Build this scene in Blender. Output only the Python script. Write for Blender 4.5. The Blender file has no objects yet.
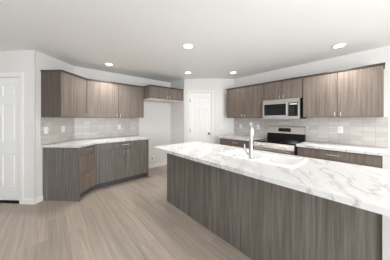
import bpy, bmesh, math, random
from mathutils import Vector, Matrix

S = bpy.context.scene
COL = S.collection
PI = math.pi
R2 = math.sqrt(.5)
random.seed(4)


def ua(x, y):
    """45-degree room axes -> kitchen axes (X along the range wall, Y towards it)."""
    return ((x - y) * R2, (x + y) * R2)


# ------------------------------------------------------------------ camera, world, lights
H = 2.428
cam_d = bpy.data.cameras.new('camera')
cam = bpy.data.objects.new('camera', cam_d)
COL.objects.link(cam)
cam.location = (0, 0, 1.3408)
cam.rotation_euler = (PI / 2, 0, PI / 4 + .0559)
cam_d.sensor_width = 36
cam_d.lens = 164.0143 * 36 / 390
cam_d.shift_x = .00098
cam_d.shift_y = -.02808
cam_d.clip_start = .02
S.camera = cam

S.view_settings.view_transform = 'Standard'
S.view_settings.look = 'None'
S.view_settings.gamma = 1
S.view_settings.use_curve_mapping = False
S.view_settings.exposure = 0.18

world = bpy.data.worlds.new('world')
S.world = world
world.use_nodes = True
bg = world.node_tree.nodes['Background']
bg.inputs[0].default_value = (.80, .90, 1.0, 1)
bg.inputs[1].default_value = 1.0


def area_light(name, loc, look, sx, sy, power, color):
    d = bpy.data.lights.new(name, 'AREA')
    d.shape = 'RECTANGLE'
    d.size, d.size_y = sx, sy
    d.energy = power
    d.color = color
    o = bpy.data.objects.new(name, d)
    COL.objects.link(o)
    o.location = loc
    o.rotation_euler = Vector(look).to_track_quat('-Z', 'Y').to_euler()
    return o


DAY = (.94, .975, 1.0)
area_light('window_daylight', (2.27, .9, 1.25), (-1, 0, .1), 3.1, 2.0, 118, DAY)  # added light panel, stands in for daylight from an unseen side window
area_light('window_ground_bounce', (2.25, .1, .9), (-1, -.25, 1.8), 1.5, 1.4, 52, DAY)  # upward fill panel added to brighten the ceiling
area_light('window_ground_bounce', (-.6, -3.35, .95), (0, 1, 1.8), 2.8, 1.3, 38, DAY)  # second ceiling fill, added out of view behind the camera


# ------------------------------------------------------------------ materials
def new_mat(name):
    m = bpy.data.materials.new(name)
    m.use_nodes = True
    nt = m.node_tree
    return m, nt, nt.nodes['Principled BSDF']


def lin(c):
    return tuple(((v / 255) / 12.92 if v / 255 <= .04045 else ((v / 255 + .055) / 1.055) ** 2.4) for v in c) + (1,)


def plain(name, rgb, rough=.5, metal=0.0, spec=.5, bump=0.0, bscale=60, vary=.03):
    m, nt, b = new_mat(name)
    tc = nt.nodes.new('ShaderNodeTexCoord')
    n = nt.nodes.new('ShaderNodeTexNoise')
    n.inputs['Scale'].default_value = bscale
    n.inputs['Detail'].default_value = 3
    nt.links.new(tc.outputs['Object'], n.inputs['Vector'])
    r = nt.nodes.new('ShaderNodeValToRGB')
    c = lin(rgb)
    r.color_ramp.elements[0].color = tuple(v * (1 - vary) for v in c[:3]) + (1,)
    r.color_ramp.elements[1].color = tuple(min(1, v * (1 + vary)) for v in c[:3]) + (1,)
    nt.links.new(n.outputs['Fac'], r.inputs['Fac'])
    nt.links.new(r.outputs['Color'], b.inputs['Base Color'])
    b.inputs['Roughness'].default_value = rough
    b.inputs['Metallic'].default_value = metal
    b.inputs['Specular IOR Level'].default_value = spec
    if bump:
        bp = nt.nodes.new('ShaderNodeBump')
        bp.inputs['Strength'].default_value = bump
        bp.inputs['Distance'].default_value = .004
        nt.links.new(n.outputs['Fac'], bp.inputs['Height'])
        nt.links.new(bp.outputs['Normal'], b.inputs['Normal'])
    return m


def wood(name, dark, mid, light, rough=.42):
    """Vertical-grain laminate: board-wide tone bands, streaks and fine pores."""
    m, nt, b = new_mat(name)
    N, L = nt.nodes.new, nt.links.new
    tc = N('ShaderNodeTexCoord')
    oi = N('ShaderNodeObjectInfo')
    add = N('ShaderNodeVectorMath'); add.operation = 'ADD'
    mul = N('ShaderNodeMath'); mul.operation = 'MULTIPLY'; mul.inputs[1].default_value = 17
    L(oi.outputs['Random'], mul.inputs[0])
    L(tc.outputs['Object'], add.inputs[0]); L(mul.outputs[0], add.inputs[1])

    def noise(sx, sz, detail, rough_):
        mp = N('ShaderNodeMapping'); mp.inputs['Scale'].default_value = (sx, sx, sz)
        n = N('ShaderNodeTexNoise'); n.inputs['Scale'].default_value = 1
        n.inputs['Detail'].default_value = detail; n.inputs['Roughness'].default_value = rough_
        L(add.outputs[0], mp.inputs['Vector']); L(mp.outputs[0], n.inputs['Vector'])
        return n.outputs['Fac']
    a = noise(40, 1.1, 4, .62)
    c = noise(130, 3.0, 3, .7)
    mx = N('ShaderNodeMix'); mx.data_type = 'FLOAT'; mx.inputs[0].default_value = .38
    L(a, mx.inputs[2]); L(c, mx.inputs[3])
    r = N('ShaderNodeValToRGB')
    e = r.color_ramp.elements
    e[0].position = .33; e[0].color = lin(dark)
    e[1].position = .67; e[1].color = lin(light)
    k = e.new(.5); k.color = lin(mid)
    L(mx.outputs[0], r.inputs['Fac']); L(r.outputs['Color'], b.inputs['Base Color'])
    b.inputs['Roughness'].default_value = rough
    bp = N('ShaderNodeBump'); bp.inputs['Strength'].default_value = .12; bp.inputs['Distance'].default_value = .002
    L(mx.outputs[0], bp.inputs['Height']); L(bp.outputs['Normal'], b.inputs['Normal'])
    return m


def marble():
    m, nt, b = new_mat('marble_laminate')
    N, L = nt.nodes.new, nt.links.new
    tc = N('ShaderNodeTexCoord')
    rot = N('ShaderNodeMapping'); rot.inputs['Rotation'].default_value = (0, 0, .98)
    L(tc.outputs['Object'], rot.inputs['Vector'])
    mp = N('ShaderNodeMapping'); mp.inputs['Scale'].default_value = (.75, 2.6, 1.0)
    L(rot.outputs[0], mp.inputs['Vector'])

    def vein(scale, dist, width, seed):
        add = N('ShaderNodeVectorMath'); add.operation = 'ADD'; add.inputs[1].default_value = (seed, seed * .7, 0)
        L(mp.outputs[0], add.inputs[0])
        n = N('ShaderNodeTexNoise'); n.inputs['Scale'].default_value = scale
        n.inputs['Detail'].default_value = 4; n.inputs['Roughness'].default_value = .55
        n.inputs['Distortion'].default_value = dist
        L(add.outputs[0], n.inputs['Vector'])
        s = N('ShaderNodeMath'); s.operation = 'SUBTRACT'; s.inputs[1].default_value = .5
        ab = N('ShaderNodeMath'); ab.operation = 'ABSOLUTE'
        mr = N('ShaderNodeMapRange'); mr.inputs['From Min'].default_value = 0; mr.inputs['From Max'].default_value = width
        mr.inputs['To Min'].default_value = 1; mr.inputs['To Max'].default_value = 0
        L(n.outputs['Fac'], s.inputs[0]); L(s.outputs[0], ab.inputs[0]); L(ab.outputs[0], mr.inputs['Value'])
        return mr.outputs['Result']
    v1 = vein(1.25, .6, .022, 3.1)
    v2 = vein(2.6, .8, .024, 9.4)
    msk = N('ShaderNodeTexNoise'); msk.inputs['Scale'].default_value = 2.4
    L(tc.outputs['Object'], msk.inputs['Vector'])
    mr = N('ShaderNodeMapRange'); mr.inputs['From Min'].default_value = .42; mr.inputs['From Max'].default_value = .64
    L(msk.outputs['Fac'], mr.inputs['Value'])
    p2 = N('ShaderNodeMath'); p2.operation = 'MULTIPLY'; L(v2, p2.inputs[0]); L(mr.outputs['Result'], p2.inputs[1])
    p3 = N('ShaderNodeMath'); p3.operation = 'MULTIPLY'; p3.inputs[1].default_value = .42; L(p2.outputs[0], p3.inputs[0])
    q1 = N('ShaderNodeMath'); q1.operation = 'MULTIPLY'; q1.inputs[1].default_value = .52; L(v1, q1.inputs[0])
    mm = N('ShaderNodeMath'); mm.operation = 'MAXIMUM'; L(q1.outputs[0], mm.inputs[0]); L(p3.outputs[0], mm.inputs[1])
    cl = N('ShaderNodeMix'); cl.data_type = 'RGBA'
    cl.inputs[6].default_value = lin((219, 218, 217)); cl.inputs[7].default_value = lin((200, 199, 199))
    soft = N('ShaderNodeTexNoise'); soft.inputs['Scale'].default_value = 3.0; soft.inputs['Detail'].default_value = 3
    L(mp.outputs[0], soft.inputs['Vector'])
    smr = N('ShaderNodeMapRange'); smr.inputs['From Min'].default_value = .56; smr.inputs['From Max'].default_value = .75
    L(soft.outputs['Fac'], smr.inputs['Value']); L(smr.outputs['Result'], cl.inputs[0])
    c2 = N('ShaderNodeMix'); c2.data_type = 'RGBA'; c2.inputs[7].default_value = lin((140, 139, 139))
    L(cl.outputs[2], c2.inputs[6]); L(mm.outputs[0], c2.inputs[0])
    L(c2.outputs[2], b.inputs['Base Color'])
    b.inputs['Roughness'].default_value = .28
    return m


def tiles():
    m, nt, b = new_mat('streaked_tile')
    N, L = nt.nodes.new, nt.links.new
    tc = N('ShaderNodeTexCoord')
    sx = N('ShaderNodeSeparateXYZ'); L(tc.outputs['Object'], sx.inputs[0])
    cb = N('ShaderNodeCombineXYZ'); L(sx.outputs['X'], cb.inputs['X']); L(sx.outputs['Z'], cb.inputs['Y'])
    br = N('ShaderNodeTexBrick')
    br.offset = 0.0
    br.inputs['Scale'].default_value = 1
    br.inputs['Brick Width'].default_value = .1435
    br.inputs['Row Height'].default_value = .0762
    br.inputs['Mortar Size'].default_value = .0016
    br.inputs['Mortar Smooth'].default_value = .1
    br.inputs['Color1'].default_value = lin((214, 209, 204))
    br.inputs['Color2'].default_value = lin((198, 192, 187))
    br.inputs['Mortar'].default_value = lin((170, 166, 162))
    L(cb.outputs[0], br.inputs['Vector'])
    mp = N('ShaderNodeMapping'); mp.inputs['Scale'].default_value = (5, 5, 150)
    L(tc.outputs['Object'], mp.inputs['Vector'])
    n = N('ShaderNodeTexNoise'); n.inputs['Scale'].default_value = 1; n.inputs['Detail'].default_value = 3
    L(mp.outputs[0], n.inputs['Vector'])
    r = N('ShaderNodeValToRGB')
    r.color_ramp.elements[0].position = .3; r.color_ramp.elements[0].color = (.80, .79, .78, 1)
    r.color_ramp.elements[1].position = .7; r.color_ramp.elements[1].color = (1.06, 1.06, 1.06, 1)
    L(n.outputs['Fac'], r.inputs['Fac'])
    mx = N('ShaderNodeMix'); mx.data_type = 'RGBA'; mx.blend_type = 'MULTIPLY'; mx.inputs[0].default_value = 1
    L(br.outputs['Color'], mx.inputs[6]); L(r.outputs['Color'], mx.inputs[7])
    L(mx.outputs[2], b.inputs['Base Color'])
    b.inputs['Roughness'].default_value = .3
    inv = N('ShaderNodeMath'); inv.operation = 'SUBTRACT'; inv.inputs[0].default_value = 1; L(br.outputs['Fac'], inv.inputs[1])
    bp = N('ShaderNodeBump'); bp.inputs['Strength'].default_value = .5; bp.inputs['Distance'].default_value = .002
    L(inv.outputs[0], bp.inputs['Height']); L(bp.outputs['Normal'], b.inputs['Normal'])
    return m


def planks():
    m, nt, b = new_mat('vinyl_planks')
    N, L = nt.nodes.new, nt.links.new
    tc = N('ShaderNodeTexCoord')
    br = N('ShaderNodeTexBrick')
    br.offset = .37
    br.inputs['Scale'].default_value = 1
    br.inputs['Brick Width'].default_value = 1.22
    br.inputs['Row Height'].default_value = .18
    br.inputs['Mortar Size'].default_value = .0011
    br.inputs['Color1'].default_value = (0, 0, 0, 1)
    br.inputs['Color2'].default_value = (1, 1, 1, 1)
    br.inputs['Mortar'].default_value = (.2, .2, .2, 1)
    L(tc.outputs['Object'], br.inputs['Vector'])
    mul = N('ShaderNodeVectorMath'); mul.operation = 'MULTIPLY'; mul.inputs[1].default_value = (0, 9, 5)
    L(br.outputs['Color'], mul.inputs[0])
    add = N('ShaderNodeVectorMath'); add.operation = 'ADD'
    L(tc.outputs['Object'], add.inputs[0]); L(mul.outputs[0], add.inputs[1])
    mp = N('ShaderNodeMapping'); mp.inputs['Scale'].default_value = (1.0, 30, 30)
    L(add.outputs[0], mp.inputs['Vector'])
    n = N('ShaderNodeTexNoise'); n.inputs['Scale'].default_value = 1; n.inputs['Detail'].default_value = 5
    n.inputs['Roughness'].default_value = .62; n.inputs['Distortion'].default_value = .6
    L(mp.outputs[0], n.inputs['Vector'])
    r = N('ShaderNodeValToRGB')
    e = r.color_ramp.elements
    e[0].position = .28; e[0].color = lin((147, 136, 125))
    e[1].position = .72; e[1].color = lin((179, 167, 155))
    k = e.new(.5); k.color = lin((166, 153, 141))
    L(n.outputs['Fac'], r.inputs['Fac'])
    tone = N('ShaderNodeMapRange'); tone.inputs['To Min'].default_value = .89; tone.inputs['To Max'].default_value = 1.05
    L(br.outputs['Color'], tone.inputs['Value'])
    mx = N('ShaderNodeMix'); mx.data_type = 'RGBA'; mx.blend_type = 'MULTIPLY'; mx.inputs[0].default_value = 1
    L(r.outputs['Color'], mx.inputs[6]); L(tone.outputs['Result'], mx.inputs[7])
    L(mx.outputs[2], b.inputs['Base Color'])
    b.inputs['Roughness'].default_value = .38
    bp = N('ShaderNodeBump'); bp.inputs['Strength'].default_value = .08; bp.inputs['Distance'].default_value = .002
    L(n.outputs['Fac'], bp.inputs['Height']); L(bp.outputs['Normal'], b.inputs['Normal'])
    return m


def emit(name, rgb, strength):
    m, nt, b = new_mat(name)
    b.inputs['Base Color'].default_value = rgb + (1,)
    b.inputs['Emission Color'].default_value = rgb + (1,)
    b.inputs['Emission Strength'].default_value = strength
    return m


def glass(name):
    m, nt, b = new_mat(name)
    b.inputs['Transmission Weight'].default_value = 1
    b.inputs['Roughness'].default_value = 0
    b.inputs['IOR'].default_value = 1.45
    return m


WALL = plain('wall_paint', (231, 229, 226), .75, bump=.25, bscale=90, vary=.012)
CEIL = plain('ceiling_paint', (238, 237, 235), .85, bump=.9, bscale=34, vary=.02)
TRIM = plain('white_trim_paint', (241, 240, 238), .45, vary=.01)
DOORP = plain('white_door_paint', (245, 244, 242), .42, vary=.01)
WOOD = wood('brown_grey_laminate', (91, 80, 72), (118, 106, 97), (139, 127, 117))
WOODG = wood('grey_laminate', (78, 73, 69), (107, 102, 96), (133, 127, 120))
WOODS = wood('dark_side_laminate', (70, 61, 55), (88, 78, 71), (106, 95, 87))  # same laminate as the other end panels, darkened to paint in side shade
WOODD = wood('dark_laminate_trim', (52, 45, 41), (66, 58, 53), (80, 71, 65))
TOE = plain('toe_kick_board', (82, 80, 81), .5, vary=.1)
MELA = plain('white_melamine', (224, 222, 218), .5, vary=.01)
MARB = marble()
TILE = tiles()
FLOORM = planks()
STEEL = plain('stainless_steel', (205, 200, 194), .3, metal=1.0, bscale=25, vary=.05)
NICKEL = plain('brushed_nickel', (210, 205, 198), .36, metal=1.0, vary=.03)
CHROME = plain('brushed_chrome', (178, 178, 177), .32, metal=1.0, vary=.01)
HINGE = plain('satin_hinge_metal', (128, 126, 123), .4, metal=.8, vary=.04)
PORCK = plain('bright_knob_metal', (238, 236, 232), .42, metal=.6, vary=.02)
POST = plain('pale_grey_paint', (206, 203, 202), .7, vary=.015)
BLACKG = plain('black_glass', (10, 10, 11), .1, spec=.32, vary=.05)
BLACK = plain('black_enamel', (22, 22, 23), .35, vary=.1)
DKGREY = plain('dark_grey_plastic', (52, 52, 54), .4, vary=.05)
PORC = plain('white_sink_enamel', (243, 242, 240), .18, vary=.008)
PLATE = plain('white_plastic', (240, 239, 236), .35, vary=.01)
SLOT = plain('grey_plastic', (120, 119, 118), .5, vary=.05)
LENS = emit('lit_lamp_lens', (1.0, .96, .90), 9.0)
DISP = emit('clock_display', (.75, .82, .85), .1)
GLASS = glass('window_glass')


# ------------------------------------------------------------------ mesh helpers
def box(bm, x0, x1, y0, y1, z0, z1, bev=0.0):
    r = bmesh.ops.create_cube(bm, size=1)
    vs = r['verts']
    for v in vs:
        v.co = Vector((x0 + (v.co.x + .5) * (x1 - x0), y0 + (v.co.y + .5) * (y1 - y0), z0 + (v.co.z + .5) * (z1 - z0)))
    if bev:
        es = {e for v in vs for e in v.link_edges}
        bmesh.ops.bevel(bm, geom=list(es), offset=bev, segments=2, profile=.7, affect='EDGES')


def prism(bm, pts, z0, z1):
    """Upright prism over a plan polygon."""
    b = [bm.verts.new((x, y, z0)) for x, y in pts]
    t = [bm.verts.new((x, y, z1)) for x, y in pts]
    n = len(pts)
    bm.faces.new(list(reversed(b))); bm.faces.new(t)
    for i in range(n):
        bm.faces.new((b[i], b[(i + 1) % n], t[(i + 1) % n], t[i]))


def tube(bm, path, rads, seg=12, cap=True):
    path = [Vector(p) for p in path]
    if not hasattr(rads, '__len__'):
        rads = [rads] * len(path)
    rings = []
    ref = None
    for i, p in enumerate(path):
        if i == 0: d = path[1] - p
        elif i == len(path) - 1: d = p - path[i - 1]
        else: d = (path[i + 1] - p).normalized() + (p - path[i - 1]).normalized()
        d.normalize()
        if ref is None:
            ref = d.orthogonal().normalized()
        ref = (ref - d * ref.dot(d)).normalized()
        s = d.cross(ref)
        rings.append([bm.verts.new(p + (ref * math.cos(2 * PI * k / seg) + s * math.sin(2 * PI * k / seg)) * rads[i]) for k in range(seg)])
    for a, b in zip(rings, rings[1:]):
        for k in range(seg):
            bm.faces.new((a[k], a[(k + 1) % seg], b[(k + 1) % seg], b[k]))
    if cap:
        bm.faces.new(list(reversed(rings[0]))); bm.faces.new(rings[-1])


def lathe(bm, prof, c=(0, 0, 0), seg=28):
    rings = []
    for r, z in prof:
        if r < 1e-6:
            rings.append([bm.verts.new((c[0], c[1], c[2] + z))])
        else:
            rings.append([bm.verts.new((c[0] + r * math.cos(2 * PI * k / seg), c[1] + r * math.sin(2 * PI * k / seg), c[2] + z)) for k in range(seg)])
    for a, b in zip(rings, rings[1:]):
        for k in range(seg):
            k2 = (k + 1) % seg
            if len(a) == 1 and len(b) == 1: continue
            if len(a) == 1: bm.faces.new((a[0], b[k2], b[k]))
            elif len(b) == 1: bm.faces.new((a[k], a[k2], b[0]))
            else: bm.faces.new((a[k], a[k2], b[k2], b[k]))


def obj(name, bm, mat, parent=None, smooth=False, label=None, loc=None, rot=0):
    bmesh.ops.recalc_face_normals(bm, faces=bm.faces[:])
    me = bpy.data.meshes.new(name)
    bm.to_mesh(me); bm.free()
    for mt in (mat if isinstance(mat, (list, tuple)) else [mat]):
        me.materials.append(mt)
    if smooth:
        for p in me.polygons:
            p.use_smooth = True
        try:
            me.set_sharp_from_angle(angle=math.radians(40))
        except Exception:
            pass
    o = bpy.data.objects.new(name, me)
    COL.objects.link(o)
    if parent: o.parent = parent
    if loc is not None: o.location = loc
    if rot: o.rotation_euler = (0, 0, rot)
    if label: o['label'] = label
    return o


def bx(name, dims, mat, parent=None, bev=0.0, label=None):
    bm = bmesh.new()
    box(bm, *dims, bev)
    return obj(name, bm, mat, parent, label=label)


def thing(name, label, cat, loc, rot=0.0, group=None):
    o = bpy.data.objects.new(name, None)
    COL.objects.link(o)
    o.empty_display_size = .1
    o.location = loc if len(loc) == 3 else (loc[0], loc[1], 0)
    o.rotation_euler = (0, 0, rot)
    o['label'] = label; o['category'] = cat
    if group: o['group'] = group
    return o


def tag(o, label, cat, group=None):
    o['label'] = label; o['category'] = cat
    if group: o['group'] = group
    return o


def struct(name, bm, mat, **k):
    o = obj(name, bm, mat, **k)
    o['kind'] = 'structure'
    return o


# ------------------------------------------------------------------ room shell
A_END = (-4.84, -1.385)
AB = ua(-2.6565, 2.4431)
BC = ua(-2.6565, 3.2201)
RET = (BC[0], 2.744)
PL = (-3.487, 2.744)
PR = (-2.880, 3.351)
RC = (-2.608, 3.7664)
W = 3.7664
RE = (2.3, W)
RR = (2.3, -3.4)
RL = (-2.83, -3.4)
POLY = [A_END, AB, BC, RET, PL, PR, RC, RE, RR, RL]

bm = bmesh.new(); prism(bm, POLY, -.12, 0); struct('floor', bm, FLOORM)
bm = bmesh.new(); prism(bm, POLY, H, H + .12); struct('ceiling', bm, CEIL)

TH = .11


def wall(name, p0, p1, openings=(), ext0=0.0, ext1=0.0):
    """Wall from p0 to p1, room on the right-hand side of travel; local x along it, +y away from the room."""
    p0, p1 = Vector(p0), Vector(p1)
    d = p1 - p0
    ln = d.length
    ang = math.atan2(d.y, d.x)
    bm = bmesh.new()
    xs = sorted({-ext0, ln + ext1, *[o[0] for o in openings], *[o[1] for o in openings]})
    for a, b in zip(xs, xs[1:]):
        op = [o for o in openings if o[0] <= a + 1e-6 and o[1] >= b - 1e-6]
        if not op:
            box(bm, a, b, 0, TH, 0, H)
        else:
            if op[0][2] > .001: box(bm, a, b, 0, TH, 0, op[0][2])
            box(bm, a, b, 0, TH, op[0][3], H)
    return struct(name, bm, WALL, loc=(p0.x, p0.y, 0), rot=ang)


lenA = (Vector(AB) - Vector(A_END)).length
# left door: slab right edge at room-x -2.911, casing outer edge at -2.844
xDR = lenA - (2.911 - 2.6565) ; xDL = xDR - .762
wall('wall_left', A_END, AB, [(xDL - .004, xDR + .004, 0, 2.012)])
wall('wall_diagonal', AB, BC)
wall('wall_back', BC, RET, ext0=.04, ext1=TH)
wall('wall_alcove', RET, PL)
LP = (Vector(PR) - Vector(PL)).length
# pantry door in the diagonal wall: room-x from PL (-.5256)+...
xP0, xP1 = .5256 + .0 - .3745 + 0, 0
pl_x = (PL[0] + PL[1]) * R2
xP0 = -.3745 - pl_x
xP1 = .2040 - pl_x
wall('wall_pantry', PL, PR, [(xP0 - .004, xP1 + .004, 0, 2.057)])
wall('wall_return', PR, RC, ext1=.02)
wall('wall_right', RC, RE, ext1=TH)
wall('wall_side', RE, RR, [(W - .9 - 1.55, W - .9 + 1.55, .06, 2.16)], ext1=TH)
wall('wall_rear', RR, RL, [(2.6 - 1.75, 2.6 + 1.75, .25, 2.2)], ext1=.05)
wall('wall_far_left', RL, A_END, [(1.42 - .6, 1.42 + .6, .6, 2.1)], ext1=.05)


def window(n, p0, p1, x0, x1, z0, z1, lights):  # windows are invented, out of view, added to light the room
    p0, p1 = Vector(p0), Vector(p1)
    ang = math.atan2((p1 - p0).y, (p1 - p0).x)
    bm = bmesh.new()
    t = .05
    box(bm, x0, x1, .03, .09, z0, z0 + t); box(bm, x0, x1, .03, .09, z1 - t, z1)
    for i in range(lights + 1):
        c = x0 + t / 2 + (x1 - x0 - t) * i / lights
        box(bm, c - t / 2, c + t / 2, .03, .09, z0 + t, z1 - t)
    o = struct('window_%d' % n, bm, TRIM, loc=(p0.x, p0.y, 0), rot=ang)
    for i in range(lights):
        a = x0 + t + (x1 - x0 - t) * i / lights
        b = x0 + (x1 - x0 - t) * (i + 1) / lights
        bx('pane', (a, b, .058, .062, z0 + t, z1 - t), GLASS, o)


window(1, RE, RR, W - .9 - 1.55, W - .9 + 1.55, .06, 2.16, 2)
window(2, RR, RL, 2.6 - 1.75, 2.6 + 1.75, .25, 2.2, 3)
window(3, RL, A_END, 1.42 - .6, 1.42 + .6, .6, 2.1, 2)


def casing(n, loc, ang, x0, x1, zt, w=.064, parent=None):
    bm = bmesh.new()
    y0, y1 = -.016, 0
    box(bm, x0 - w, x0, y0, y1, 0, zt + w, .004)
    box(bm, x1, x1 + w, y0, y1, 0, zt + w, .004)
    box(bm, x0, x1, y0, y1, zt, zt + w, .004)
    # jambs inside the opening
    box(bm, x0 - .003, x0 + .002, 0, TH, 0, zt); box(bm, x1 - .002, x1 + .003, 0, TH, 0, zt); box(bm, x0, x1, 0, TH, zt - .002, zt + .003)
    return struct('trim_%d' % n, bm, TRIM, loc=(loc[0], loc[1], 0), rot=ang)


def panel_door(n, loc, ang, x0, x1, z0, z1, knob_side, yd):
    """Six-panel moulded door slab; front face at local y = yd."""
    w = x1 - x0; h = z1 - z0
    st = w * .145; gap = w * .12
    pw = (w - 2 * st - gap) / 2
    rows = [(z0 + .115 * h, z0 + .372 * h), (z0 + .475 * h, z0 + .785 * h), (z0 + .845 * h, z0 + .935 * h)]
    bm = bmesh.new()
    xs = [x0, x0 + st, x0 + st + pw, x0 + st + pw + gap, x1 - st, x1]
    zs = [z0]
    for a, b in rows: zs += [a, b]
    zs.append(z1)
    grid = [[bm.verts.new((x, yd, z)) for x in xs] for z in zs]
    holes = []
    for j in range(len(zs) - 1):
        for i in range(5):
            f = bm.faces.new((grid[j][i], grid[j][i + 1], grid[j + 1][i + 1], grid[j + 1][i]))
            if j % 2 == 1 and i % 2 == 1: holes.append(f)
    # raised fields sunk in a moulded groove
    for f in holes:
        r = bmesh.ops.inset_individual(bm, faces=[f], thickness=.012, depth=0)
        for v in f.verts: v.co.y = yd + .010
        bmesh.ops.inset_individual(bm, faces=[f], thickness=.022, depth=0)
        bmesh.ops.inset_individual(bm, faces=[f], thickness=.010, depth=0)
        for v in f.verts: v.co.y = yd + .003
    # back and edges
    bk = [bm.verts.new((x, yd + .035, z)) for x, z in ((x0, z0), (x1, z0), (x1, z1), (x0, z1))]
    bm.faces.new(list(reversed(bk)))
    per = [grid[0][i] for i in range(6)]
    bm.faces.new(per + [bk[1], bk[0]])
    bm.faces.new([grid[-1][i] for i in range(5, -1, -1)] + [bk[3], bk[2]])
    bm.faces.new([g[0] for g in reversed(grid)] + [bk[0], bk[3]])
    bm.faces.new([g[5] for g in grid] + [bk[2], bk[1]])
    o = struct('door_%d' % n, bm, DOORP, loc=(loc[0], loc[1], 0), rot=ang)
    hx = x1 if knob_side < 0 else x0
    for z in (z0 + .17, z0 + h * .5, z1 - .21):
        bm = bmesh.new()
        tube(bm, [(hx, yd - .006, z - .045), (hx, yd - .006, z + .045)], .007, 10)
        box(bm, hx - .012, hx + .012, yd - .002, yd + .001, z - .045, z + .045)
        obj('hinge', bm, HINGE, o, label='satin metal hinge')
    if n == 2:
        kx = x1 - .065 if knob_side > 0 else x0 + .065
        bm = bmesh.new()
        prof = [(.0, .0), (.032, .0), (.032, .006), (.012, .010), (.011, .030), (.022, .038), (.028, .048), (.027, .058), (.018, .066), (0, .068)]
        lathe(bm, prof, seg=20)
        bmesh.ops.transform(bm, matrix=Matrix.Translation((kx, yd, z0 + .955 - .02)) @ Matrix.Rotation(PI / 2, 4, 'X'), verts=bm.verts[:])
        obj('knob', bm, HINGE, o, True, label='satin metal door knob')
    return o


angA = PI / 4
casing(1, A_END, angA, xDL - .004, xDR + .004, 2.012)
panel_door(1, A_END, angA, xDL, xDR, .034, 2.008, -1, .028)
casing(2, PL, angA, xP0 - .004, xP1 + .004, 2.057, .055)
panel_door(2, PL, angA, xP0, xP1, .015, 2.053, 1, .022)
# black strip painting in the shade of the gap under the left door
bm = bmesh.new(); prism(bm, [(xDL, .002), (xDR, .002), (xDR, .10), (xDL, .10)], -.02, .008); box(bm, xDL, xDR, .034, .10, .008, .033, .002)
struct('trim_3', bm, BLACK, loc=(A_END[0], A_END[1], 0), rot=angA)


def baseboard(name, p0, p1, segs):
    p0, p1 = Vector(p0), Vector(p1)
    ang = math.atan2((p1 - p0).y, (p1 - p0).x)
    bm = bmesh.new()
    for a, b in segs:
        prism_pts = [(a, 0), (a, -.013), (b, -.013), (b, 0)]
        prism(bm, prism_pts, 0, .075)
        prism(bm, [(a, 0), (a, -.008), (b, -.008), (b, 0)], .075, .085)
    return struct(name, bm, TRIM, loc=(p0.x, p0.y, 0), rot=ang)


baseboard('baseboard_left', A_END, AB, [(0, xDL - .07), (xDR + .07, lenA + .013)])
baseboard('baseboard_diagonal', AB, BC, [(-.013, .132)])
baseboard('baseboard_back', BC, RET, [(1.335, 2.745 - BC[1])])
baseboard('baseboard_alcove', RET, PL, [(0, .668)])
baseboard('baseboard_pantry', PL, PR, [(0, xP0 - .06), (xP1 + .06, LP)])
baseboard('baseboard_right', RC, RE, [(2.78, 4.9)])


# ------------------------------------------------------------------ cabinet parts
def pull_bm(length, vertical, x, z, y=0.0):
    """Slim bar pull standing off the face at local y (front is -y)."""
    bm = bmesh.new()
    d = Vector((0, 0, 1)) if vertical else Vector((1, 0, 0))
    c = Vector((x, y, z))
    a, b = c - d * length / 2, c + d * length / 2
    off = Vector((0, -.028, 0))
    tube(bm, [a + off, b + off], .0048 if vertical else .0062, 10)
    for s in (-.36, .36):
        p = c + d * length * s
        tube(bm, [p, p + off], .0045, 8)
    return bm


def pull(parent, length, vertical, x, z, y=0.0):
    return obj('handle', pull_bm(length, vertical, x, z, y), NICKEL, parent, True, label='slim brushed metal bar pull')


G = .003   # half gap between fronts


def front(name, parent, x0, x1, z0, z1, mat):
    return bx(name, (x0 + G, x1 - G, 0, .019, z0 + G, z1 - G), mat, parent, .0015)


def base_body(t, pts_fn, L, depth, mat, toe_pts, left_panel=False, right_panel=False, x_back0=0.0, x_back1=None):
    """Carcass behind 19 mm fronts, toe space below."""
    xb1 = L if x_back1 is None else x_back1
    bm = bmesh.new()
    k = .02 / depth
    prism(bm, [(x_back0 * k, .02), (L + (xb1 - L) * k, .02), (xb1, depth), (x_back0, depth)], .105, .874)
    obj('carcass', bm, mat, t)
    k = .075 / depth
    bm = bmesh.new()
    prism(bm, [(x_back0 * k, .075), (L + (xb1 - L) * k, .075), (L + (xb1 - L) * (k + .03), .094), (x_back0 * (k + .03), .094)], 0, .105)
    obj('toe_kick', bm, TOE, t, label='dark recessed toe kick')


# ---- left base run
a90, a135 = PI / 2, 3 * PI / 4
DB = .6287
pB = ua(-2.0278, 2.5777)
t = thing('base_cabinet', 'base cabinet of three stacked drawers with grey end panel, nearest the white six-panel door', 'cabinet', pB, a135)
base_body(t, None, .3837, DB - .003, WOODG, None, x_back1=.3837 + .257)
bx('end_panel', (-.019, 0, 0, DB - .003, 0, .874), WOODG, t, .001, label='grey wood-grain end panel reaching the floor')
for z0, z1, hz in ((0.735, .862, .812), (.425, .735, .675), (.108, .425, .360)):
    d = front('drawer', t, .002, .380, z0, z1, WOOD)
    pull(d, .14, False, .195, hz)

pC = ua(-2.0278, 2.9614)
LC = 1.0663
t = thing('base_cabinet', 'grey wood-grain base cabinet with one wide drawer over two doors, beside the empty fridge alcove', 'cabinet', pC, a90)
base_body(t, None, LC - .02, .624, WOODG, None, x_back0=-.257)
bx('end_panel', (LC - .02, LC, -.004, .624, 0, .874), WOODG, t, .001)
bx('corner_filler', (.021, .068, .001, .019, 0.108, .862), WOODG, t, .001)
d = front('drawer', t, .068, LC - .02, 0.735, .862, WOODG); pull(d, .15, False, .555, .812)
mid = (.068 + LC - .02) / 2
d = front('door', t, .068, mid, .108, .735, WOODG); pull(d, .10, True, mid - .03, .65)
d = front('door', t, mid, LC - .02, .108, .735, WOODG); pull(d, .10, True, mid + .03, .65)

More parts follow.
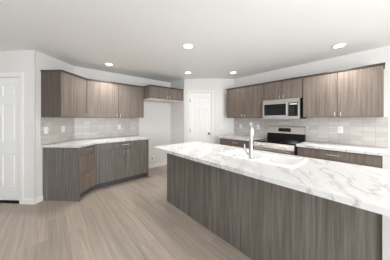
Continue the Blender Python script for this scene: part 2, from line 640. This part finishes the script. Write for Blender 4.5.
# L-shaped worktop over both (plan given in room axes)
bm = bmesh.new()
xw, OV = -2.6565 + .002, .025
bm_pts = [ua(xw, 2.5777 - .035), ua(-2.0278 + OV, 2.5777 - .035), ua(-2.0278 + OV, 2.9614 - OV * .414),
          (pC[0] + OV, pC[1] + LC + .02), (BC[0] + .002, pC[1] + LC + .02), (BC[0] + .002, BC[1] + .001)]
prism(bm, bm_pts, .876, .914)
bmesh.ops.bevel(bm, geom=[e for e in bm.edges if abs(e.verts[0].co.z - e.verts[1].co.z) < 1e-5], offset=.003, segments=2, affect='EDGES')
tag(obj('countertop', bm, MARB), 'angled white marble-look countertop on the left run of base cabinets', 'countertop', None)

# ---- left uppers
DU = .355
pUB = ua(-2.3015, 2.5327)
LUB = .568
Z0, ZL = 1.372, 2.116


def upper(t, L, depth, z0, z1, doors, xb0=0.0, xb1=None, left=None, bottom=None, trim=True, wood_m=WOOD, trim_l=0.012, trim_r=0.012, hz=None, side_mat=None):
    xb1 = L if xb1 is None else xb1
    k = .02 / depth
    bm = bmesh.new()
    prism(bm, [(xb0 * k, .02), (L + (xb1 - L) * k, .02), (xb1, depth), (xb0, depth)], z0 + .001, z1)
    obj('carcass', bm, side_mat or wood_m, t)
    if bottom:
        bx('bottom_panel', (.002, L - .002, .003, depth, z0 - .014, z0), MELA, t, label='white underside panel')
    if trim:
        bm = bmesh.new()
        o = .014
        prism(bm, [(-trim_l - xb0 * o / depth, -o), (L + trim_r - (xb1 - L) * o / depth, -o), (xb1 + trim_r, depth), (xb0 - trim_l, depth)], z1, z1 + .022)
        obj('crown_trim', bm, WOODD, t, label='dark flat trim along the top')
    for x0, x1, hx in doors:
        d = front('door', t, x0, x1, z0 + .002, z1 - .001, wood_m)
        if hx is not None:
            pull(d, .06, True, hx, (hz if hz else z0 + .046))


t = thing('upper_cabinet', 'single-door upper cabinet with a dark exposed side, leftmost of the wall cabinets', 'cabinet', (*pUB, Z0), a135)
Zr = -Z0
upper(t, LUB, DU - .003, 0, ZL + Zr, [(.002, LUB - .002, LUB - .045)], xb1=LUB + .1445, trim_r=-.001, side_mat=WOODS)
pUC = ua(-2.3015, 3.1008)
LUC = 1.1861
t = thing('upper_cabinet', 'two-door upper cabinet on the left run, between the single-door cabinet and the fridge alcove', 'cabinet', (*pUC, Z0), a90)
upper(t, LUC, .332, 0, ZL + Zr, [(.004, LUC / 2, LUC / 2 - .035), (LUC / 2, LUC - .002, LUC / 2 + .035)], xb0=-.135, trim_l=-.002, trim_r=0)
# fridge cabinet (deeper, short, right up to the alcove return)
uF = -3.52
wF0 = pUC[1] + LUC + .004
LF = 2.742 - wF0
t = thing('upper_cabinet', 'short deep two-door cabinet bridging the empty fridge alcove', 'cabinet', (uF, wF0, 1.822), a90)
upper(t, LF, -BC[0] + uF - .003, 0, ZL - 1.822, [(.012, LF * .505, LF * .505 - .03), (LF * .505, LF - .012, LF * .505 + .03)], bottom=True, trim_l=.002, trim_r=0, hz=.06)

# ---- range wall uppers
wU = 3.4366
ZR = 2.092
DR = W - wU - .003
spec = [(-2.600, -1.622, Z0, 'two-door upper cabinet left of the microwave, above the two outlets on the tile', None, None),
        (-1.619, -.912, 1.727, 'short two-door upper cabinet directly above the microwave', .05, None),
        (-.909, .052, Z0, 'two-door upper cabinet right of the microwave, at the right edge of the room view', None, None)]
for i, (u0, u1, z0, lab, hz, _) in enumerate(spec):
    L = u1 - u0
    t = thing('upper_cabinet', lab, 'cabinet', (u0, wU, z0), 0)
    fl = .03 if i == 0 else .002
    mid = L / 2
    upper(t, L, DR, 0, ZR - z0, [(fl if i else .018, mid, mid - .035), (mid, L - .002, mid + .035)], trim_l=.014 if i == 0 else 0, trim_r=.014 if i == 2 else 0, hz=hz)
    if i == 0:
        bx('filler_strip', (.0, .017, .001, .02, .001, ZR - z0), WOOD, t)

# ---- range wall bases
wB = 3.1564
for u0, u1, lab, lab2 in ((-2.617, -1.674, 'grey-brown base cabinet between the pantry corner and the range', 'short white marble-look countertop left of the range'),
                          (-.928, .0376, 'grey-brown base cabinet right of the range with a bar-pull drawer', 'white marble-look countertop right of the range under the tile')):
    L = u1 - u0
    D = W - wB - .003
    t = thing('base_cabinet', lab, 'cabinet', (u0, wB, 0), 0)
    base_body(t, None, L, D, WOOD, None)
    d = front('drawer', t, .02, L - .02, 0.735, .862, WOOD); pull(d, .15, False, L / 2, .805)
    d = front('door', t, .02, L / 2, .108, .735, WOOD); pull(d, .10, True, L / 2 - .03, .65)
    d = front('door', t, L / 2, L - .02, .108, .735, WOOD); pull(d, .10, True, L / 2 + .03, .65)
    bm = bmesh.new()
    e0 = u0 - (.012 if u0 < -2 else .0)
    e1 = u1 + (.0 if u0 < -2 else .06)
    box(bm, e0, e1, wB - OV, W - .002, .876, .914, .004)
    tag(obj('countertop', bm, MARB), lab2, 'countertop', None)


# ------------------------------------------------------------------ tile backsplashes
def splash(p, ang, x0, x1, z0, z1, lab, dx=0.0):
    bm = bmesh.new()
    box(bm, x0 + dx, x1 + dx, -.009, -.001, 0, z1 - z0)
    o = obj('tile_backsplash', bm, TILE, loc=(p[0] - dx * math.cos(ang), p[1] - dx * math.sin(ang), z0), rot=ang)
    return tag(o, lab, 'backsplash', None)


splash(AB, a135, 2.5246 - 2.4431, 3.2201 - 2.4431 - .005, .9145, 1.371, 'pale streaked tile backsplash under the single-door upper cabinet, with two plates')
splash(BC, a90, .005, 1.7694 - .399, .9145, 1.371, 'pale streaked tile backsplash on the left run, ending at the fridge alcove')
splash((0, W), 0, -2.6, .101, .9145, 1.371, 'long pale streaked tile backsplash behind the range', .026)

# ------------------------------------------------------------------ island
IW, IC0, ICW, IBW = 1.4517, -2.323, 1.2108, 2.155
t = thing('island_cabinet', 'long kitchen island base clad in dark grey wood-grain panels', 'kitchen island', (-2.3046, IW, 0), 0)
LI = 2.3046 + .0149
bm = bmesh.new()
box(bm, .02, LI - .01, .02, .64, .10, .68)
box(bm, .02, .99, .02, .64, .68, .874); box(bm, 1.88, LI - .01, .02, .64, .68, .874)
box(bm, .99, 1.88, .02, .04, .68, .874); box(bm, .99, 1.88, .60, .64, .68, .874)
box(bm, .02, LI - .01, .02, .57, 0, .10)
obj('carcass', bm, WOODG, t)
bx('back_panel', (0, LI, 0, .02, 0, .874), WOODG, t, .001)
bx('end_panel', (0, .019, .0205, .64, 0, .874), WOODG, t, .001)
bx('end_post', (LI + .001, LI + .14, -.012, .66, 0, .874), POST, t, .002, label='pale grey painted end wall at the right end')
n = 4
for i in range(n):
    a, b = .03 + (LI - .06) * i / n, .03 + (LI - .06) * (i + 1) / n
    d = bx('door', (a + G, b - G, .64, .659, 0.108, .862), WOODG, t, .0015)
    bm = pull_bm(.10, True, -(b - .05 if i % 2 == 0 else a + .05), .70)
    bmesh.ops.rotate(bm, cent=(0, 0, 0), matrix=Matrix.Rotation(PI, 3, 'Z'), verts=bm.verts[:])
    bmesh.ops.translate(bm, vec=(0, .659, 0), verts=bm.verts[:])
    obj('handle', bm, NICKEL, d, True, label='slim brushed metal bar pull')

# sink placement
SX0, SX1, SY0, SY1 = -1.330, -.480, 1.545, 2.020
HX0, HX1, HY0, HY1 = SX0 + .02, SX1 - .02, SY0 + .02, SY1 - .02


def slab_hole(x0, x1, y0, y1, z0, z1, hx0, hx1, hy0, hy1):
    bm = bmesh.new()
    xs, ys = [x0, hx0, hx1, x1], [y0, hy0, hy1, y1]
    g = {}
    for k, z in enumerate((z0, z1)):
        for i, x in enumerate(xs):
            for j, y in enumerate(ys):
                g[i, j, k] = bm.verts.new((x, y, z))
    for i in range(3):
        for j in range(3):
            if i == 1 and j == 1: continue
            bm.faces.new((g[i, j, 1], g[i + 1, j, 1], g[i + 1, j + 1, 1], g[i, j + 1, 1]))
            bm.faces.new((g[i, j, 0], g[i, j + 1, 0], g[i + 1, j + 1, 0], g[i + 1, j, 0]))

    def q(a, b):
        bm.faces.new((g[a[0], a[1], 0], g[b[0], b[1], 0], g[b[0], b[1], 1], g[a[0], a[1], 1]))
    for i in range(3):
        q((i, 0), (i + 1, 0)); q((i + 1, 3), (i, 3)); q((0, i + 1), (0, i)); q((3, i), (3, i + 1))
    q((1, 1), (2, 1)); q((2, 1), (2, 2)); q((2, 2), (1, 2)); q((1, 2), (1, 1))
    return bm


bm = slab_hole(IC0, .20, ICW, IBW, .876, .914, HX0, HX1, HY0, HY1)
es = [e for e in bm.edges if all(v.co.z > .91 for v in e.verts) and (all(abs(v.co.y - ICW) < 1e-5 for v in e.verts) or all(abs(v.co.y - IBW) < 1e-5 for v in e.verts) or all(abs(v.co.x - IC0) < 1e-5 for v in e.verts))]
bmesh.ops.bevel(bm, geom=es, offset=.005, segments=2, affect='EDGES')
tag(obj('countertop', bm, MARB), 'long white grey-veined marble-look island countertop with a sink cutout', 'countertop', None)


def rrect(cx, cy, hx, hy, r, z, n=5):
    out = []
    for k, (sx, sy) in enumerate(((1, 1), (-1, 1), (-1, -1), (1, -1))):
        for i in range(n + 1):
            a = PI / 2 * k + PI / 2 * i / n
            out.append((cx + sx * (hx - r) + r * math.cos(a), cy + sy * (hy - r) + r * math.sin(a), z))
    return out


def loft(bm, loops, cap_last=True):
    rings = [[bm.verts.new(p) for p in l] for l in loops]
    n = len(rings[0])
    for a, b in zip(rings, rings[1:]):
        for k in range(n):
            bm.faces.new((a[k], a[(k + 1) % n], b[(k + 1) % n], b[k]))
    if cap_last: bm.faces.new(rings[-1])
    return rings


scx, scy = (SX0 + SX1) / 2, (SY0 + SY1) / 2
shx, shy = (SX1 - SX0) / 2, (SY1 - SY0) / 2
t = thing('sink', 'white drop-in kitchen sink set in the island countertop', 'sink', (scx, scy, .914), 0)
bm = bmesh.new()
# rim lip, deck, then bowl (bowl set away from the faucet deck)
by = .035
bhx, bhy = shx - .032, shy - .032 - .035
loops = [rrect(0, 0, shx, shy, .03, .0005), rrect(0, 0, shx, shy, .03, .006), rrect(0, 0, shx - .006, shy - .006, .028, .011),
         rrect(0, by, bhx + .004, bhy + .004, .045, .0105), rrect(0, by, bhx, bhy, .045, .004),
         rrect(0, by, bhx - .008, bhy - .008, .05, -.10), rrect(0, by, bhx - .015, bhy - .015, .06, -.185),
         rrect(0, by, bhx - .05, bhy - .05, .05, -.200)]
rings = loft(bm, loops, True)
# outer shell below the counter
lo2 = [rrect(0, 0, shx - .024, shy - .024, .03, .0005), rrect(0, 0, shx - .024, shy - .024, .03, -.10), rrect(0, by * .5, bhx - .008, bhy + .012, .05, -.20), rrect(0, by * .5, bhx - .05, bhy - .03, .05, -.212)]
loft(bm, lo2, True)
obj('basin', bm, PORC, t, True)
bm = bmesh.new(); box(bm, .010, .040, by - bhy - .001, by + bhy + .001, -.19, -.006, .008); obj('divider', bm, PORC, t, True)
bm = bmesh.new(); lathe(bm, [(0, .003), (.020, .002), (.030, .004), (.042, .004), (.044, 0), (0, 0)], (-.19, by, -.200)); obj('drain', bm, CHROME, t, True, label='round metal drain in the left bowl')
bm = bmesh.new(); lathe(bm, [(0, .003), (.020, .002), (.030, .004), (.042, .004), (.044, 0), (0, 0)], (.21, by, -.200)); obj('drain', bm, CHROME, t, True, label='round metal drain in the right bowl')
bm = bmesh.new(); lathe(bm, [(0, .006), (.016, .006), (.021, .003), (.022, 0), (0, 0)], (-1.092 - scx, 1.583 - scy, .0112), 20); obj('hole_cover', bm, NICKEL, t, True, label='small round metal cover on the sink deck')

# faucet
fx, fy = -.890, 1.592
t = thing('faucet', 'tall chrome gooseneck faucet standing on the sink deck of the island', 'faucet', (fx, fy, .925), 0)
bm = bmesh.new()
lathe(bm, [(0, 0), (.029, 0), (.029, .006), (.022, .012), (.021, .022), (.0185, .12), (.0165, .17), (.0135, .18), (0, .18)], seg=20)
obj('base', bm, CHROME, t, True)
dirv = Vector((-.40, .917, 0)).normalized()
pts, rad = [Vector((0, 0, .125)), Vector((0, 0, .20)), Vector((0, 0, .30))], [.0155, .0145, .0135]
R_ = .075
for i in range(1, 11):
    a = PI * i / 10
    pts.append(Vector((0, 0, .305)) + dirv * R_ * (1 - math.cos(a)) + Vector((0, 0, R_ * math.sin(a)))); rad.append(.0125)
bm = bmesh.new(); tube(bm, pts, rad, 14); obj('spout', bm, CHROME, t, True)
e = pts[-1]
bm = bmesh.new(); tube(bm, [e + Vector((0, 0, .002)), e + Vector((0, 0, -.03)), e + Vector((0, 0, -.09)), e + Vector((0, 0, -.10))], [.0135, .016, .018, .014], 14); obj('spray_head', bm, CHROME, t, True)
bm = bmesh.new()
tube(bm, [(-.012, 0, .040), (-.036, -.010, .048)], [.014, .013], 12)
tube(bm, [(-.032, -.008, .046), (-.058, -.016, .082), (-.066, -.018, .100), (-.067, -.018, .150)], [.0095, .008, .0075, .0065], 10)
obj('lever', bm, CHROME, t, True, label='side lever handle')

def extrude_x(bm, prof, x0, x1):
    a = [bm.verts.new((x0, y, z)) for y, z in prof]; b = [bm.verts.new((x1, y, z)) for y, z in prof]
    n = len(prof)
    bm.faces.new(a); bm.faces.new(list(reversed(b)))
    for i in range(n): bm.faces.new((a[i], b[i], b[(i + 1) % n], a[(i + 1) % n]))


# ------------------------------------------------------------------ microwave
u0, u1, w0, z0, z1 = -1.614, -.934, 3.362, 1.343, 1.723
t = thing('microwave', 'stainless over-the-range microwave with a dark window, mounted under the short cabinet', 'microwave', (u0, w0, z0), 0)
Lm, Hm = u1 - u0, z1 - z0
bx('body', (.004, Lm - .002, .03, W - w0 - .012, 0, Hm), BLACK, t, .003)
bx('top_vent', (0, Lm, .0, .03, Hm * .865, Hm), STEEL, t, .002, label='stainless vent strip')
bm = bmesh.new()
xd = Lm * .715
for d in ((0, Lm * .045, 0, .03, .012, Hm * .86), (Lm * .66, xd - .002, 0, .03, .012, Hm * .86),
          (Lm * .045, Lm * .66, 0, .03, .012, Hm * .185), (Lm * .045, Lm * .66, 0, .03, Hm * .77, Hm * .86)):
    box(bm, *d)
dr = obj('door', bm, STEEL, t, label='stainless door frame')
bx('window', (Lm * .045, Lm * .66, .004, .028, Hm * .185, Hm * .77), BLACKG, dr, .001, label='dark glass window')
bm = bmesh.new()
hx = Lm * .688
tube(bm, [(hx, 0, Hm * .14), (hx, -.03, Hm * .17), (hx, -.034, Hm * .45), (hx, -.03, Hm * .74), (hx, 0, Hm * .77)], .0085, 10)
obj('handle', bm, STEEL, dr, True, label='vertical bar handle')
cp = bx('control_panel', (xd, Lm, 0, .03, .012, Hm * .86), STEEL, t, .001)
bx('keypad', (xd + .004, Lm - .032, -.002, .001, Hm * .14, Hm * .80), BLACKG, cp, .001, label='black touch keypad')
bx('display', (xd + .03, Lm - .045, -.0028, -.001, Hm * .70, Hm * .755), DISP, cp, label='small clock display')
bm = bmesh.new()
for r in range(4):
    for c in range(3):
        x = xd + .022 + c * .030; z = Hm * .22 + r * .040
        box(bm, x, x + .02, -.0026, -.001, z, z + .022)
obj('buttons', bm, DKGREY, cp)
bx('bottom_strip', (0, Lm, .0, .03, -.002, .011), STEEL, t, .001)

# ------------------------------------------------------------------ range
u0, u1, w0 = -1.667, -.935, 3.085
t = thing('range', 'stainless freestanding electric range with a black glass cooktop between two countertops', 'stove', (u0, w0, 0), 0)
Lr = u1 - u0
Dr = W - w0 - .014
bx('body', (.003, Lr - .003, .03, Dr, .06, .895), BLACK, t, .003)
for x in (.05, Lr - .05):
    for y in (.10, Dr - .08):
        bm = bmesh.new(); lathe(bm, [(0, 0), (.018, 0), (.016, .062), (0, .062)], (x, y, 0), 12); obj('foot', bm, BLACK, t)
ck = bx('cooktop', (0, Lr, .0, Dr - .06, .896, .917), BLACKG, t, .003, label='black glass cooktop')
for x, y, r in ((.19, .17, .10), (.54, .17, .085), (.19, .43, .075), (.54, .43, .10)):
    bm = bmesh.new(); lathe(bm, [(r, 0), (r, .0006), (r - .004, .0006), (r - .004, 0)], (x, y, .917), 32)
    obj('burner_ring', bm, DKGREY, ck)
bm = bmesh.new()
extrude_x(bm, [(-.030, .803), (.004, .894), (.05, .894), (.05, .800), (-.024, .800)], 0, Lr)
bmesh.ops.bevel(bm, geom=bm.edges[:], offset=.002, segments=2, affect='EDGES')
cp = obj('control_panel', bm, STEEL, t, label='sloped stainless knob panel')
tilt = math.atan2(.034, .091)
for x in (.125, .205, .515, .595):
    bm = bmesh.new()
    lathe(bm, [(0, 0), (.024, 0), (.024, .006), (.019, .010), (.017, .03), (.014, .034), (0, .034)], seg=20)
    box(bm, -.003, .003, -.015, .015, .034, .037)
    bmesh.ops.transform(bm, matrix=Matrix.Translation((x, -.0135, .850)) @ Matrix.Rotation(PI / 2 - tilt, 4, 'X'), verts=bm.verts[:])
    obj('knob', bm, PORCK, cp, True, label='bright metal knob')
dr = bx('oven_door', (.004, Lr - .004, .0, .03, .21, .797), STEEL, t, .004, label='stainless oven door')
bx('window', (.10, Lr - .10, -.003, .001, .33, .62), BLACKG, dr, .001, label='black oven window')
bm = bmesh.new()
tube(bm, [(.04, -.055, .768), (Lr - .04, -.055, .768)], .011, 12)
for x in (.075, Lr - .075): tube(bm, [(x, 0, .768), (x, -.055, .768)], .009, 10)
obj('handle', bm, STEEL, dr, True, label='horizontal tube handle')
bx('storage_drawer', (.004, Lr - .004, .0, .03, .065, .205), STEEL, t, .004)
# backguard, leaning slightly
bm = bmesh.new()
y1 = Dr
prof = [(y1 - .085, .918), (y1 - .060, 1.040), (y1 - .002, 1.040), (y1 - .002, .918)]


extrude_x(bm, prof, .004, Lr - .004)
bgd = obj('backguard', bm, BLACKG, t, label='black glass lower backguard')
bm = bmesh.new()
extrude_x(bm, [(y1 - .070, 1.041), (y1 - .052, 1.180), (y1 - .035, 1.190), (y1 - .002, 1.190), (y1 - .002, 1.041)], 0, Lr)
bmesh.ops.bevel(bm, geom=bm.edges[:], offset=.003, segments=2, affect='EDGES')
bg2 = obj('backguard_top', bm, STEEL, t, label='stainless upper backguard')
bm = bmesh.new()
x0, x1 = Lr * .33, Lr * .66
zs = (1.075, 1.150)
f = lambda z: y1 - .070 + .018 * (z - 1.041) / .139 - .002
extrude_x(bm, [(f(zs[0]), zs[0]), (f(zs[1]), zs[1]), (f(zs[1]) + .004, zs[1]), (f(zs[0]) + .004, zs[0])], x0, x1)
dp = obj('display', bm, BLACKG, bg2, label='black control display')


# ------------------------------------------------------------------ plates
def outlet(kind, p, ang, x, z, lab, y=-.009, grp=None):
    """Wall plate; local x along the wall, front towards the room."""
    ox, oy = p[0] + math.cos(ang) * x - math.sin(ang) * y, p[1] + math.sin(ang) * x + math.cos(ang) * y
    t = thing('light_switch' if kind == 's' else 'wall_outlet', lab, 'switch' if kind == 's' else 'outlet', (ox, oy, z - .058), ang, grp)
    bx('plate', (-.036, .036, -.006, 0, 0, .116), PLATE, t, .002)
    if kind == 's':
        bx('rocker', (-.017, .017, -.0095, -.005, .026, .090), PLATE, t, .002)
    else:
        for zz in (.024, .064):
            r = bx('socket', (-.015, .015, -.0085, -.005, zz, zz + .028), PLATE, t, .002)
            bm = bmesh.new()
            box(bm, -.008, -.006, -.0089, -.007, zz + .010, zz + .020); box(bm, .006, .008, -.0089, -.007, zz + .010, zz + .020); box(bm, -.002, .002, -.0089, -.007, zz + .004, zz + .008)
            obj('slots', bm, SLOT, r)
    return t


outlet('s', AB, a135, 2.614 - 2.4431, 1.152, 'white rocker switch plate on the tile, nearest the white six-panel door')
outlet('o', AB, a135, 2.949 - 2.4431, 1.153, 'white outlet plate on the tile under the single-door upper cabinet')
outlet('o', BC, a90, 1.274 - .399, 1.150, 'white outlet plate on the left run tile, near the fridge alcove')
outlet('s', (0, W), 0, -2.391, 1.152, 'white switch plate on the tile, left of the faucet top as seen')
outlet('o', (0, W), 0, -1.918, 1.155, 'white outlet plate on the tile just left of the range backguard')
outlet('o', (0, W), 0, -.4325, 1.160, 'white outlet plate on the tile right of the range')
dr_ = Vector(RC) - Vector(PR)
outlet('s', PR, math.atan2(dr_.y, dr_.x), .16, 1.14, 'white switch plate on the bare wall beside the pantry door', y=-.001)

# refrigerator water box
t = thing('water_box', 'small white recessed water supply box low on the fridge alcove wall', 'outlet box', (BC[0] + .001, 2.14, .19), a90)
bm = bmesh.new()
for d in ((-.08, .08, -.008, 0, 0, .018), (-.08, .08, -.008, 0, .122, .14), (-.08, -.062, -.008, 0, .018, .122), (.062, .08, -.008, 0, .018, .122)):
    box(bm, *d)
obj('frame', bm, PLATE, t)
bx('recess', (-.062, .062, -.003, -.0005, .018, .122), PLATE, t)
bm = bmesh.new()
tube(bm, [(.0, -.003, .03), (.0, -.012, .035), (.0, -.014, .085)], .007, 10); tube(bm, [(-.03, -.014, .085), (.03, -.014, .085)], .006, 10)
obj('valve', bm, SLOT, t, True, label='grey shutoff valve')

# ------------------------------------------------------------------ recessed ceiling lights
LPOS = [(-3.542, .898, 100, 'recessed ceiling light nearest the left upper cabinets'),
        (-1.885, 1.554, 70, 'recessed ceiling light above the far end of the island, upper middle of the photo'),
        (-2.959, 2.438, 16, 'recessed ceiling light just in front of the white pantry door'),
        (-2.258, 3.221, 14, 'recessed ceiling light nearest the range wall upper cabinets at the pantry corner'),
        (-.385, 3.207, 85, 'recessed ceiling light in front of the upper cabinets right of the microwave'),
        (1.1, 3.0, 85, 'recessed ceiling light farthest right, beyond the end of the range wall cabinets')]  # sixth lamp is invented, added out of view for extra light
for x, y, pw, lab in LPOS:
    t = thing('recessed_light', lab, 'ceiling light', (x, y, H), 0, 'recessed downlights')
    bm = bmesh.new()
    lathe(bm, [(.062, -.001), (.085, -.001), (.088, -.004), (.084, -.008), (.066, -.010), (.062, -.006), (.062, -.001)], seg=32)
    obj('trim_ring', bm, TRIM, t, True)
    bm = bmesh.new()
    lathe(bm, [(0, -.007), (.062, -.006), (.062, -.002), (0, -.002)], seg=32)
    obj('lens', bm, LENS, t, True, label='glowing round lens')
    d = bpy.data.lights.new('downlight', 'SPOT')
    d.energy = pw; d.color = (1, .985, .955); d.spot_size = math.radians(150); d.spot_blend = .9; d.shadow_soft_size = .16
    o = bpy.data.objects.new('downlight', d); COL.objects.link(o); o.location = (x, y, H - .02)
